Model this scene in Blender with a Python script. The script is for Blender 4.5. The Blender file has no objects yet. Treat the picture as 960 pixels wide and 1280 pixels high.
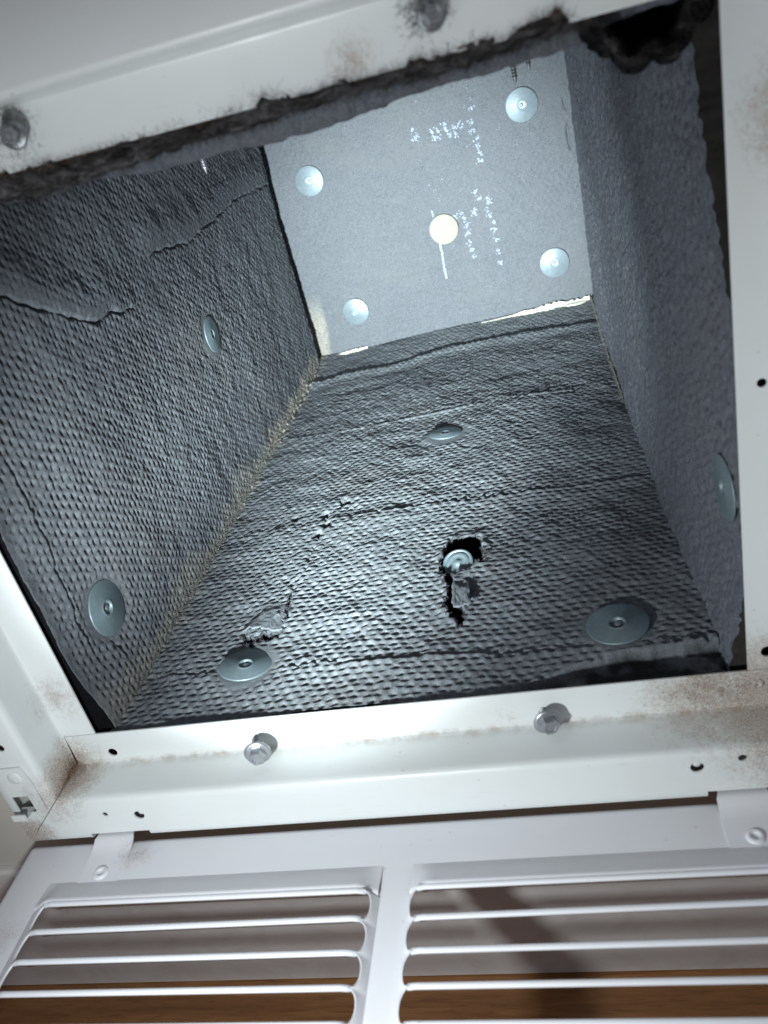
import bpy, bmesh, math
import numpy as np
from mathutils import Vector, Matrix

scene = bpy.context.scene
COL = scene.collection
rng = np.random.default_rng(11)

# ------------------------------------------------------------------ camera
CAM = Vector((0.2879, -0.3348, 0.2936))
cam_d = bpy.data.cameras.new('camera')
cam = bpy.data.objects.new('camera', cam_d)
COL.objects.link(cam)
RX = Vector((0.9651, 0.1219, -0.2318)); FW = Vector((-0.2183, 0.8633, -0.4550)); UP = Vector((0.1447, 0.4897, 0.8598))
m = Matrix((RX, UP, -FW)).transposed().to_4x4()
m.translation = CAM
cam.matrix_world = m
cam_d.sensor_fit = 'VERTICAL'
cam_d.sensor_height = 36.0
cam_d.lens = 29.15
cam_d.clip_start = 0.01
cam_d.clip_end = 20
cam_d.dof.use_dof = True
cam_d.dof.focus_distance = 0.60
cam_d.dof.aperture_fstop = 11
scene.camera = cam

# ------------------------------------------------------------------ world (dim room) and hand lamp
world = bpy.data.worlds.new('World')
scene.world = world
world.use_nodes = True
bg = world.node_tree.nodes['Background']
bg.inputs['Color'].default_value = (0.88, 0.86, 0.96, 1)
bg.inputs['Strength'].default_value = 0.18


def spot(name, loc, aim, power, size, blend, col, r):
    d = bpy.data.lights.new(name, 'SPOT')
    d.energy = power
    d.spot_size = math.radians(size)
    d.spot_blend = blend
    d.color = col
    d.shadow_soft_size = r
    o = bpy.data.objects.new(name, d)
    COL.objects.link(o)
    o.location = loc
    o.rotation_euler = (Vector(aim) - Vector(loc)).to_track_quat('-Z', 'Y').to_euler()
    return o


LAMP = (0.114, -0.300, 0.102)
FILL_LOC = tuple(CAM + RX * -0.012 + UP * 0.018)
spot('flashlight_spill', LAMP, (0.20, 0.05, 0.02), 4.1, 160, 1.0, (0.90, 0.975, 1.0), 0.011)
spot('flashlight_halo', LAMP, (0.160, 0.56, 0.125), 31.0, 54, 1.0, (0.86, 0.97, 1.0), 0.011)
spot('flashlight_beam', LAMP, (0.155, 0.56, 0.072), 82.0, 35, 1.0, (0.84, 0.97, 1.0), 0.011)
spot('camera_fill', FILL_LOC, (0.16, 0.40, 0.05), 0.4, 66, 1.0, (0.92, 0.93, 1.0), 0.004)  # added fill at the camera, no real lamp; lifts the dim side walls

vs = scene.view_settings
vs.view_transform = 'Standard'
vs.look = 'None'
vs.exposure = 0.0
vs.gamma = 1.0


# ------------------------------------------------------------------ helpers
def new_obj(name, me, parent=None):
    o = bpy.data.objects.new(name, me)
    COL.objects.link(o)
    if parent is not None:
        o.parent = parent
    return o


def empty(name, loc=(0, 0, 0)):
    o = bpy.data.objects.new(name, None)
    o.empty_display_size = 0.01
    COL.objects.link(o)
    o.location = loc
    return o


def tag(o, label=None, cat=None, group=None, kind=None):
    if label: o['label'] = label
    if cat: o['category'] = cat
    if group: o['group'] = group
    if kind: o['kind'] = kind
    return o


def bm_obj(name, bm, mat, parent=None, smooth=False):
    me = bpy.data.meshes.new(name)
    bmesh.ops.recalc_face_normals(bm, faces=bm.faces)
    bm.to_mesh(me)
    bm.free()
    me.materials.append(mat)
    if smooth:
        me.shade_smooth()
    return new_obj(name, me, parent)


def raw_obj(name, verts, quads, mat, parent=None, smooth=True):
    me = bpy.data.meshes.new(name)
    verts = np.asarray(verts, np.float32); quads = np.asarray(quads, np.int32)
    n = quads.shape[1]
    me.vertices.add(len(verts)); me.vertices.foreach_set('co', verts.ravel())
    me.loops.add(quads.size); me.loops.foreach_set('vertex_index', quads.ravel())
    me.polygons.add(len(quads)); me.polygons.foreach_set('loop_start', np.arange(0, quads.size, n, dtype=np.int32))
    me.polygons.foreach_set('use_smooth', np.full(len(quads), smooth))
    me.update(calc_edges=True)
    for mt in (mat if isinstance(mat, (list, tuple)) else [mat]):
        me.materials.append(mt)
    return new_obj(name, me, parent)


def box(bm, x0, x1, y0, y1, z0, z1):
    vs_ = [bm.verts.new((x, y, z)) for x in (x0, x1) for y in (y0, y1) for z in (z0, z1)]
    for f in ((0, 1, 3, 2), (4, 6, 7, 5), (0, 4, 5, 1), (2, 3, 7, 6), (0, 2, 6, 4), (1, 5, 7, 3)):
        bm.faces.new([vs_[i] for i in f])
    return vs_


def lathe(bm, prof, seg=32, axis_loc=(0, 0, 0)):
    """revolve (r, z) profile round z"""
    rings = []
    for r, z in prof:
        if r < 1e-7:
            rings.append([bm.verts.new((axis_loc[0], axis_loc[1], axis_loc[2] + z))])
        else:
            rings.append([bm.verts.new((axis_loc[0] + r * math.cos(2 * math.pi * k / seg), axis_loc[1] + r * math.sin(2 * math.pi * k / seg), axis_loc[2] + z)) for k in range(seg)])
    for a, b in zip(rings[:-1], rings[1:]):
        for k in range(seg):
            j = (k + 1) % seg
            if len(a) == 1 and len(b) > 1: bm.faces.new((a[0], b[k], b[j]))
            elif len(b) == 1 and len(a) > 1: bm.faces.new((a[k], b[0], a[j]))
            elif len(a) > 1: bm.faces.new((a[k], b[k], b[j], a[j]))
    return rings


def vnoise(x, y, scale, seed):
    """smooth value noise in -1..1"""
    r = np.random.default_rng(seed)
    T = r.random((256, 256)) * 2 - 1
    gx = x / scale + 97.3; gy = y / scale + 51.7
    ix = np.floor(gx).astype(int); iy = np.floor(gy).astype(int)
    fx = gx - ix; fy = gy - iy
    fx = fx * fx * (3 - 2 * fx); fy = fy * fy * (3 - 2 * fy)
    a = T[ix & 255, iy & 255]; b = T[(ix + 1) & 255, iy & 255]
    c = T[ix & 255, (iy + 1) & 255]; d = T[(ix + 1) & 255, (iy + 1) & 255]
    return (a * (1 - fx) + b * fx) * (1 - fy) + (c * (1 - fx) + d * fx) * fy


def sstep(t):
    t = np.clip(t, 0, 1)
    return t * t * (3 - 2 * t)


def poly_dist(U, V, pts):
    best = np.full(U.shape, 1e9)
    for (ax, ay), (bx, by) in zip(pts[:-1], pts[1:]):
        dx, dy = bx - ax, by - ay
        t = np.clip(((U - ax) * dx + (V - ay) * dy) / (dx * dx + dy * dy + 1e-12), 0, 1)
        best = np.minimum(best, np.hypot(U - ax - t * dx, V - ay - t * dy))
    return best


def in_poly(U, V, pts):
    ins = np.zeros(U.shape, bool)
    n = len(pts)
    for i in range(n):
        (x0, y0), (x1, y1) = pts[i], pts[(i + 1) % n]
        c = ((y0 > V) != (y1 > V)) & (U < (x1 - x0) * (V - y0) / (y1 - y0 + 1e-12) + x0)
        ins ^= c
    return ins


def pits(U, V, seed, dx=0.0071, row=0.0051, a=0.0018, bn=0.0006, bf=0.0025, depth=0.0040, slant=0.0):
    """staggered rows of pressed dimples, each a little different"""
    r = np.random.default_rng(seed)
    J = r.random((128, 128, 3))
    V2 = V + slant * U + 0.0012 * vnoise(U, V, 0.05, seed + 5)
    U2 = U + 0.0010 * vnoise(U, V, 0.04, seed + 6)
    h = np.zeros(U.shape)
    r0 = np.round(V2 / row).astype(int)
    for k in (-1, 0, 1):
        rr = r0 + k
        off = (rr & 1) * 0.5 * dx
        c = np.round((U2 - off) / dx).astype(int)
        j = J[rr & 127, c & 127]
        du = U2 - off - c * dx - (j[..., 0] - .5) * 0.0015
        dv = V2 - rr * row - (j[..., 1] - .5) * 0.0011
        d = depth * (0.35 + 0.85 * j[..., 2] ** 1.3)
        # steep on the near side, running out on the far side
        bb = np.where(dv < 0, bn, bf)
        q = (du / a) ** 2 + (dv / bb) ** 2
        h = np.minimum(h, -d * np.exp(-q ** 1.2))
    return h


# ------------------------------------------------------------------ materials
def mat_base(name):
    mt = bpy.data.materials.new(name)
    mt.use_nodes = True
    nt = mt.node_tree
    return mt, nt, nt.nodes['Principled BSDF']


def N(nt, t, **kw):
    n = nt.nodes.new(t)
    for k, v in kw.items():
        setattr(n, k, v)
    return n


def noise(nt, co, scale, detail=4, rough=0.6, dist=0.0):
    n = N(nt, 'ShaderNodeTexNoise')
    n.inputs['Scale'].default_value = scale; n.inputs['Detail'].default_value = detail
    n.inputs['Roughness'].default_value = rough; n.inputs['Distortion'].default_value = dist
    nt.links.new(co, n.inputs['Vector'])
    return n.outputs['Fac']


def ramp(nt, fac, stops):
    r = N(nt, 'ShaderNodeValToRGB')
    e = r.color_ramp.elements
    while len(e) < len(stops): e.new(0.5)
    for el, (p, c) in zip(e, stops):
        el.position = p
        el.color = (c[0], c[1], c[2], 1) if not isinstance(c, (int, float)) else (c, c, c, 1)
    nt.links.new(fac, r.inputs['Fac'])
    return r.outputs['Color']


def mix(nt, fac, a, b, mode='MIX'):
    mx = N(nt, 'ShaderNodeMix', data_type='RGBA', blend_type=mode)
    for sock, v in ((mx.inputs[0], fac), (mx.inputs[6], a), (mx.inputs[7], b)):
        if isinstance(v, (int, float)): sock.default_value = v
        elif isinstance(v, tuple): sock.default_value = (v[0], v[1], v[2], 1)
        else: nt.links.new(v, sock)
    return mx.outputs[2]


def math_n(nt, op, a, b=None, clamp=False):
    n = N(nt, 'ShaderNodeMath', operation=op, use_clamp=clamp)
    for s, v in zip(n.inputs, (a, b)):
        if v is None: continue
        if isinstance(v, (int, float)): s.default_value = v
        else: nt.links.new(v, s)
    return n.outputs[0]


def bump(nt, bsdf, hgt, strength, dist):
    b = N(nt, 'ShaderNodeBump')
    b.inputs['Strength'].default_value = strength; b.inputs['Distance'].default_value = dist
    nt.links.new(hgt, b.inputs['Height'])
    nt.links.new(b.outputs['Normal'], bsdf.inputs['Normal'])


def pos(nt):
    return N(nt, 'ShaderNodeNewGeometry').outputs['Position']


def m_liner(name, lo, hi, fuzz=0.85, rough=0.74, spec=0.24, pale=(0.16, 0.155, 0.14)):
    mt, nt, b = mat_base(name)
    co = pos(nt)
    fine = noise(nt, co, 900, 3, 0.75)
    mid = noise(nt, co, 70, 4, 0.65, 0.4)
    big = noise(nt, co, 11, 3, 0.6, 0.8)
    c = ramp(nt, fine, [(0.30, lo), (0.72, hi)])
    c = mix(nt, ramp(nt, mid, [(0.35, 0.0), (0.75, 0.45)]), c, tuple(0.55 * v for v in hi))
    c = mix(nt, ramp(nt, big, [(0.48, 0.0), (0.80, 0.35)]), c, pale)
    # settled pale lint in flecks
    fl = noise(nt, co, 420, 2, 0.5)
    c = mix(nt, ramp(nt, fl, [(0.70, 0.0), (0.78, 0.45)]), c, (0.26, 0.27, 0.28))
    ab = N(nt, 'ShaderNodeAttribute', attribute_name='bare')
    c = mix(nt, math_n(nt, 'MULTIPLY', ab.outputs['Fac'], ramp(nt, noise(nt, co, 500, 4, 0.75), [(0.33, 0.0), (0.57, 0.9)])), c, (0.39, 0.365, 0.305))
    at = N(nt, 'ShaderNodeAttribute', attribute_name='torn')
    c = mix(nt, at.outputs['Fac'], c, (0.010, 0.010, 0.011))  # near black where torn: dark backing and painted shade in one
    nt.links.new(c, b.inputs['Base Color'])
    b.inputs['Roughness'].default_value = rough
    b.inputs['Specular IOR Level'].default_value = spec
    fib = noise(nt, co, 1500, 2, 0.8, 1.5)
    h = math_n(nt, 'ADD', math_n(nt, 'MULTIPLY', fine, 0.7), math_n(nt, 'MULTIPLY', fib, 0.5))
    bump(nt, b, h, fuzz, 0.0011)
    return mt


M = {}
M['liner'] = m_liner('liner_fibre', (0.104, 0.115, 0.128), (0.285, 0.312, 0.336))
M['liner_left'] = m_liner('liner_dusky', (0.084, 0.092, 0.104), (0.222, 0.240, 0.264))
M['liner_fuzzy'] = m_liner('liner_fuzzy', (0.098, 0.106, 0.128), (0.235, 0.252, 0.290), fuzz=0.9, rough=0.8, spec=0.15)
M['liner_back'] = m_liner('liner_smooth', (0.070, 0.078, 0.090), (0.235, 0.252, 0.276), fuzz=0.35, rough=0.7, spec=0.2, pale=(0.20, 0.20, 0.19))


def m_plain(name, col, rough=0.6, metal=0.0, spec=0.5, var=0.0, scale=200, bmp=0.0):
    mt, nt, b = mat_base(name)
    co = pos(nt)
    if var:
        f = noise(nt, co, scale, 4, 0.65)
        c = mix(nt, f, tuple(v * (1 - var) for v in col), tuple(min(1, v * (1 + var)) for v in col))
        nt.links.new(c, b.inputs['Base Color'])
        if bmp: bump(nt, b, f, bmp, 0.0005)
    else:
        b.inputs['Base Color'].default_value = (*col, 1)
    b.inputs['Roughness'].default_value = rough
    b.inputs['Metallic'].default_value = metal
    b.inputs['Specular IOR Level'].default_value = spec
    return mt


M['black'] = m_plain('black_edge_and_shade', (0.006, 0.006, 0.007), 0.95, spec=0.05, var=0.4, scale=300)  # flat black for mat edges, and for painted shade in duct box and pocket
M['raw_edge'] = m_plain('raw_grimy_edge', (0.030, 0.027, 0.025), 0.95, spec=0.05, var=0.6, scale=160, bmp=0.8)


def m_dust():
    mt, nt, b = mat_base('grey_dust')
    co = pos(nt)
    mp = N(nt, 'ShaderNodeMapping'); mp.inputs['Scale'].default_value = (0.45, 1, 1.4)
    nt.links.new(co, mp.inputs['Vector'])
    f = noise(nt, mp.outputs[0], 120, 5, 0.7, 1.6)
    c = ramp(nt, f, [(0.34, (0.012, 0.011, 0.011)), (0.50, (0.060, 0.056, 0.056)), (0.66, (0.15, 0.145, 0.15)), (0.8, (0.24, 0.21, 0.17))])
    nt.links.new(c, b.inputs['Base Color'])
    b.inputs['Roughness'].default_value = 0.95
    b.inputs['Specular IOR Level'].default_value = 0.05
    bump(nt, b, noise(nt, co, 500, 4, 0.75, 1.0), 1.0, 0.0012)
    return mt


M['dust'] = m_dust()
M['dust_brown'] = m_plain('brown_dust', (0.26, 0.17, 0.115), 0.95, spec=0.05, var=0.5, scale=500)
M['fibre_pale'] = m_plain('pale_glass_fibre', (0.25, 0.24, 0.215), 0.9, spec=0.1, var=0.75, scale=420, bmp=1.0)
M['fray'] = m_plain('frayed_facing', (0.13, 0.135, 0.15), 0.9, spec=0.1, var=0.7, scale=500)
M['crumb'] = m_plain('fibre_crumb', (0.30, 0.28, 0.24), 0.9, spec=0.1, var=0.7, scale=300)
M['fibre_white'] = m_plain('clean_glass_fibre', (0.80, 0.80, 0.66), 0.9, spec=0.1, var=0.15, scale=300, bmp=0.6)
M['ink'] = m_plain('white_ink', (0.40, 0.47, 0.56), 0.8, spec=0.2, var=0.3, scale=800)


def m_zinc(name, col, rough, metal=0.75):
    mt, nt, b = mat_base(name)
    co = pos(nt)
    f = noise(nt, co, 240, 4, 0.7, 0.6)
    c = mix(nt, f, tuple(v * 0.72 for v in col), tuple(min(1, v * 1.2) for v in col))
    nt.links.new(c, b.inputs['Base Color'])
    b.inputs['Metallic'].default_value = metal
    r = ramp(nt, noise(nt, co, 600, 3, 0.6), [(0.3, rough * 0.8), (0.7, rough * 1.25)])
    nt.links.new(r, b.inputs['Roughness'])
    return mt


M['washer'] = m_zinc('galvanised_washer', (0.22, 0.285, 0.31), 0.50, 0.5)
M['washer_far'] = m_zinc('galvanised_beam_lit', (0.31, 0.38, 0.42), 0.48, 0.5)  # same metal as the other washers, lightened to carry the beam's light
M['washer_yellow'] = m_zinc('yellowed_cap', (0.40, 0.39, 0.315), 0.6, 0.1)
M['zinc'] = m_zinc('zinc_screw', (0.44, 0.46, 0.48), 0.42, 0.85)


def m_paint(name, col, corners, dirt=(0.25, 0.15, 0.09), rough=0.34, amount=1.0, crease=False):
    """stoved white paint, with grime settled round some spots given as (x, y, z, radius, weight)"""
    mt, nt, b = mat_base(name)
    co = pos(nt)
    big = noise(nt, co, 16, 3, 0.6, 0.5)
    c = mix(nt, ramp(nt, big, [(0.42, 0.0), (0.85, 0.55)]), col, (col[0] * 0.95, col[1] * 0.93, col[2] * 0.86))
    mask = None
    for (x, y, z, rad, w) in corners:
        d = N(nt, 'ShaderNodeVectorMath', operation='DISTANCE')
        nt.links.new(co, d.inputs[0]); d.inputs[1].default_value = (x, y, z)
        f = math_n(nt, 'SUBTRACT', 1.0, math_n(nt, 'DIVIDE', d.outputs['Value'], rad), True)
        f = math_n(nt, 'MULTIPLY', f, w)
        mask = f if mask is None else math_n(nt, 'MAXIMUM', mask, f)
    fn = noise(nt, co, 620, 5, 0.8, 1.0)
    fm = noise(nt, co, 110, 5, 0.75, 1.0)
    nn = math_n(nt, 'ADD', math_n(nt, 'MULTIPLY', fn, 0.75), math_n(nt, 'MULTIPLY', fm, 0.6))
    if mask is not None:
        dm = math_n(nt, 'MULTIPLY', math_n(nt, 'SUBTRACT', math_n(nt, 'ADD', math_n(nt, 'MULTIPLY', mask, 0.62), nn), 0.80), 3.2, True)
        dm = math_n(nt, 'MULTIPLY', dm, ramp(nt, mask, [(0.02, 0.0), (0.35, 1.0)]))
        grit = ramp(nt, noise(nt, co, 1500, 3, 0.7), [(0.40, 0.25), (0.56, 1.0)])
        dm = math_n(nt, 'MULTIPLY', dm, grit)
        c = mix(nt, math_n(nt, 'MULTIPLY', dm, 0.85 * amount), c, dirt)
        if crease:
            sx = N(nt, 'ShaderNodeSeparateXYZ'); nt.links.new(co, sx.inputs[0])
            dz = math_n(nt, 'ABSOLUTE', math_n(nt, 'ADD', sx.outputs['Z'], 0.0222))
            ln = math_n(nt, 'SUBTRACT', 1.0, math_n(nt, 'DIVIDE', dz, 0.0030), True)
            yy_ = math_n(nt, 'SUBTRACT', 1.0, math_n(nt, 'DIVIDE', math_n(nt, 'ABSOLUTE', sx.outputs['Y']), 0.007), True)
            ln = math_n(nt, 'MULTIPLY', math_n(nt, 'MULTIPLY', ln, yy_), ramp(nt, noise(nt, co, 90, 4, 0.7), [(0.42, 0.0), (0.66, 0.8)]))
            c = mix(nt, ln, c, (0.33, 0.25, 0.17))
            mp_ = N(nt, 'ShaderNodeMapping'); mp_.inputs['Scale'].default_value = (0.10, 1.0, 2.2)
            nt.links.new(co, mp_.inputs['Vector'])
            st = noise(nt, mp_.outputs[0], 520, 3, 0.6)
            c = mix(nt, ramp(nt, st, [(0.66, 0.0), (0.74, 0.30)]), c, (0.45, 0.42, 0.37))
    # faint specks and scuffs everywhere
    sp = noise(nt, co, 210, 2, 0.5)
    c = mix(nt, ramp(nt, sp, [(0.735, 0.0), (0.76, 0.35)]), c, (0.30, 0.25, 0.20))
    nt.links.new(c, b.inputs['Base Color'])
    rr = ramp(nt, noise(nt, co, 90, 3, 0.6), [(0.3, rough * 0.85), (0.75, rough * 1.35)])
    nt.links.new(rr, b.inputs['Roughness'])
    h = noise(nt, co, 420, 2, 0.5)
    bump(nt, b, h, 0.06, 0.0004)
    return mt


M['frame'] = m_paint('frame_paint', (0.70, 0.725, 0.72), [
    (-0.024, -0.010, -0.022, 0.034, 1.1), (-0.050, -0.03, -0.050, 0.026, 1.0), (0.376, -0.006, -0.018, 0.060, 1.05), (0.34, 0.0, -0.008, 0.05, 0.75),
    (0.388, -0.004, 0.25, 0.035, 0.9), (0.235, 0.0, 0.300, 0.016, 0.6), (0.386, -0.010, 0.19, 0.02, 0.5), (-0.012, 0, 0.03, 0.03, 0.5), (0.24, 0.0, -0.016, 0.02, 0.3)], crease=True)
M['door'] = m_paint('door_paint', (0.73, 0.73, 0.765), [(0.02, -0.04, -0.055, 0.02, 0.6), (-0.04, -0.09, -0.055, 0.03, 0.45)], amount=0.7, rough=0.4)
M['wall'] = m_plain('wall_paint', (0.52, 0.49, 0.44), 0.8, var=0.08, scale=60)


def m_baseboard():
    mt, nt, b = mat_base('baseboard_paint')
    co = pos(nt)
    mp = N(nt, 'ShaderNodeMapping'); mp.inputs['Scale'].default_value = (1, 1, 1.6)
    nt.links.new(co, mp.inputs['Vector'])
    f = noise(nt, mp.outputs[0], 26, 5, 0.6, 1.4)
    c = mix(nt, ramp(nt, f, [(0.45, 0.0), (0.8, 0.6)]), (0.62, 0.585, 0.57), (0.47, 0.42, 0.39))
    nt.links.new(c, b.inputs['Base Color'])
    b.inputs['Roughness'].default_value = 0.5
    bump(nt, b, f, 0.25, 0.002)
    return mt


M['baseboard'] = m_baseboard()


def m_wood():
    mt, nt, b = mat_base('oak_laminate')
    co = pos(nt)
    mp = N(nt, 'ShaderNodeMapping'); mp.inputs['Scale'].default_value = (1.0, 14.0, 1.0)
    nt.links.new(co, mp.inputs['Vector'])
    info = N(nt, 'ShaderNodeObjectInfo')
    a = noise(nt, mp.outputs[0], 9, 6, 0.7, 1.2)
    g = noise(nt, mp.outputs[0], 60, 4, 0.7, 0.3)
    c = ramp(nt, a, [(0.28, (0.20, 0.080, 0.026)), (0.55, (0.34, 0.155, 0.056)), (0.8, (0.45, 0.225, 0.09))])
    c = mix(nt, ramp(nt, g, [(0.52, 0.0), (0.66, 0.55)]), c, (0.11, 0.042, 0.014))
    c = mix(nt, math_n(nt, 'MULTIPLY', info.outputs['Random'], 0.3), c, (0.20, 0.09, 0.035))
    nt.links.new(c, b.inputs['Base Color'])
    b.inputs['Roughness'].default_value = 0.38
    bump(nt, b, g, 0.12, 0.0006)
    return mt


M['wood'] = m_wood()

# ------------------------------------------------------------------ dimensions (metres)
W, H = 0.360, 0.2937            # clear opening of the metal frame
XL, XR, ZF, D = 0.0108, 0.3469, -0.002, 0.672   # faces of the liner
Y0 = 0.012                      # front of the liner
FLOOR_Z = -0.211

# ------------------------------------------------------------------ setting: wall, baseboard, floor
bm = bmesh.new()
box(bm, -0.9, -0.03, -0.012, 0.0, FLOOR_Z, 0.9)
box(bm, 0.39, 1.3, -0.012, 0.0, FLOOR_Z, 0.9)
box(bm, -0.0298, 0.3898, -0.012, 0.0, FLOOR_Z, -0.0305)
box(bm, -0.0298, 0.3898, -0.012, 0.0, 0.326, 0.9)
tag(bm_obj('wall', bm, M['wall']), kind='structure')
bm = bmesh.new()
box(bm, -0.9, 1.3, -0.0182, -0.0122, FLOOR_Z + 0.001, -0.092)
bmesh.ops.bevel(bm, geom=[e for e in bm.edges if all(v.co.y < -0.018 and v.co.z > -0.1 for v in e.verts)], offset=0.004, segments=3, affect='EDGES')
tag(bm_obj('baseboard', bm, M['baseboard']), kind='structure')

bm = bmesh.new()
box(bm, -0.9, 1.3, -1.2, -0.0122, FLOOR_Z - 0.03, FLOOR_Z - 0.012)
floor = tag(bm_obj('floor', bm, M['raw_edge']), kind='structure')
bm = bmesh.new()
box(bm, 0, 1.2, 0, 0.0905, 0, 0.0115)
bmesh.ops.bevel(bm, geom=[e for e in bm.edges if all(v.co.z > 0.01 for v in e.verts)], offset=0.0008, segments=1, affect='EDGES')
bmesh.ops.recalc_face_normals(bm, faces=bm.faces)
plank_me = bpy.data.meshes.new('plank'); bm.to_mesh(plank_me); bm.free(); plank_me.materials.append(M['wood'])
for i in range(13):
    for k in (-1, 0, 1):
        o = new_obj('plank', plank_me, floor)
        o.location = (-0.55 - (i * 0.17) % 0.22 + k * 1.2006, -0.0132 - 0.0912 * (i + 1), FLOOR_Z - 0.0118)

# ------------------------------------------------------------------ lined duct: mats of dimpled fibre
EDGES = {}


def liner(name, O, eu, ev, n, us, vv, hfun, mat, thick=0.018, cut=None, warp=None):
    """sheet u x v pushed along n by hfun; edges turned back by `thick`; edge at v=vv[0] raw"""
    U, V = np.meshgrid(us, vv, indexing='ij')
    h, torn, *rest = hfun(U, V)
    bare = rest[0] if rest else np.zeros(U.shape)
    O, eu, ev, n = (np.array(a, float) for a in (O, eu, ev, n))
    P = O + U[..., None] * eu + V[..., None] * ev + h[..., None] * n
    if warp is not None:
        P = warp(P, U, V)
    P = np.concatenate([P[:1] - n * thick, P, P[-1:] - n * thick], 0)
    P = np.concatenate([P[:, :1] - n * thick, P, P[:, -1:] - n * thick], 1)
    torn = np.pad(torn, 1, mode='edge'); bare = np.pad(bare, 1, mode='edge')
    nu, nv = P.shape[:2]
    idx = np.arange(nu * nv).reshape(nu, nv)
    q = np.stack([idx[:-1, :-1], idx[1:, :-1], idx[1:, 1:], idx[:-1, 1:]], -1)
    if np.dot(np.cross(eu, ev), n) < 0:
        q = q[..., ::-1]
    keep = np.ones(q.shape[:2], bool)
    if cut is not None:
        Uc = np.pad(U, 1, mode='edge'); Vc = np.pad(V, 1, mode='edge')
        keep &= ~cut(0.5 * (Uc[:-1, :-1] + Uc[1:, 1:]), 0.5 * (Vc[:-1, :-1] + Vc[1:, 1:]))
    mi = np.zeros(q.shape[:2], np.int32)
    mi[:, 0] = 1
    verts = P.reshape(-1, 3)
    faces = q[keep].reshape(-1, 4)
    mif = mi[keep].ravel()
    if cut is not None:
        # cut edges turn down and show the mat thickness, painted near black for shade
        ea = np.concatenate([idx[1:-1, :-1][keep[1:] != keep[:-1]], idx[:-1, 1:-1][keep[:, 1:] != keep[:, :-1]]])
        eb = np.concatenate([idx[1:-1, 1:][keep[1:] != keep[:-1]], idx[1:, 1:-1][keep[:, 1:] != keep[:, :-1]]])
        lows = np.unique(np.concatenate([ea, eb]))
        mp_ = {int(v): len(verts) + k for k, v in enumerate(lows)}
        rr = np.random.default_rng(5)
        verts = np.concatenate([verts, verts[lows] - n * (0.0018 + 0.0015 * rr.random((len(lows), 1))) + rr.normal(0, 0.0004, (len(lows), 3))])
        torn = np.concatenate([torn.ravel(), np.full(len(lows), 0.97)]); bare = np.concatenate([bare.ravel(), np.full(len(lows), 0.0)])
        sk = np.array([[a_, b_, mp_[int(b_)], mp_[int(a_)]] for a_, b_ in zip(ea, eb)], np.int64)
        faces = np.concatenate([faces, sk]); mif = np.concatenate([mif, np.zeros(len(sk), np.int32)]).astype(np.int32)
        EDGES[name] = verts[lows] * 0 + P.reshape(-1, 3)[lows]
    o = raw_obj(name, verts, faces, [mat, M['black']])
    o.data.polygons.foreach_set('material_index', mif)
    at = o.data.attributes.new('torn', 'FLOAT', 'POINT')
    at.data.foreach_set('value', torn.ravel().astype(np.float32))
    at = o.data.attributes.new('bare', 'FLOAT', 'POINT')
    at.data.foreach_set('value', bare.ravel().astype(np.float32))
    return o


def depth_samples(y0, y1, s0, s1):
    out = [y0]
    while out[-1] < y1:
        t = (out[-1] - y0) / (y1 - y0)
        out.append(out[-1] + s0 + (s1 - s0) * t)
    out[-1] = y1
    return np.array(out)


def wob(U, V, pts, seed, amp=0.0016):
    return poly_dist(U + amp * vnoise(U, V, 0.006, seed) + amp * vnoise(U, V, 0.017, seed + 3), V + amp * vnoise(U, V, 0.006, seed + 1) + amp * vnoise(U, V, 0.02, seed + 4), pts)


def step_down(U, V, pts, seed, amp=0.0016, width=0.0008, run=0.012, jit=0.0012):
    """near side of the line stands proud and breaks off sharply: an open crack seen from the front"""
    xs_ = [p[0] for p in pts]; ys_ = [p[1] for p in pts]
    yl = np.interp(U, xs_, ys_) + jit * vnoise(U, V * 0, 0.008, seed) + 0.6 * jit * vnoise(U, V * 0, 0.0025, seed + 1) + jit * vnoise(U, V * 0, 0.03, seed + 2)
    d = V - yl
    on = sstep((U - xs_[0]) / 0.012) * sstep((xs_[-1] - U) / 0.012 + 0.6)
    near = np.exp(-np.clip(-d, 0, 1) / run) * (1 - sstep(d / width))
    groove = -1.6 * np.exp(-((d - width * 1.2) / (width * 1.1)) ** 2)
    return amp * on * (near + groove)


CRA = [(0.021, 0.2257), (0.0587, 0.2281), (0.1064, 0.2274), (0.1589, 0.2274), (0.222, 0.2261), (0.2823, 0.2248), (0.3488, 0.2258)]
CRB = [(0.14, 0.0411), (0.1695, 0.0406), (0.1934, 0.0418), (0.2511, 0.0377), (0.284, 0.037), (0.3458, 0.0315)]
RIDGE = [(0.0225, 0.4108), (0.0735, 0.4099), (0.1222, 0.4152), (0.241, 0.4203), (0.3478, 0.4104)]
CURL = [(0.0235, 0.5766), (0.0505, 0.5886), (0.1019, 0.5863), (0.1699, 0.6137), (0.2416, 0.6104), (0.2965, 0.606), (0.3446, 0.5959)]
CHAIN = [(0.1093, 0.253), (0.0965, 0.230), (0.0992, 0.2193), (0.0946, 0.2058), (0.0934, 0.1838), (0.0953, 0.1688), (0.0937, 0.1531), (0.0885, 0.144), (0.0907, 0.1267)]
SLIT = [(0.0907, 0.1267), (0.0926, 0.112), (0.0938, 0.0992)]
JAG = [(0.0659, 0.0844), (0.0762, 0.0759), (0.0807, 0.0801), (0.0875, 0.0772), (0.094, 0.0777)]
HOLE1 = [(0.1991, 0.1516), (0.2034, 0.1664), (0.2119, 0.1685), (0.2223, 0.1667), (0.2237, 0.1527), (0.2257, 0.1329), (0.2213, 0.136), (0.2171, 0.130), (0.207, 0.126), (0.1985, 0.128)]
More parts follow.
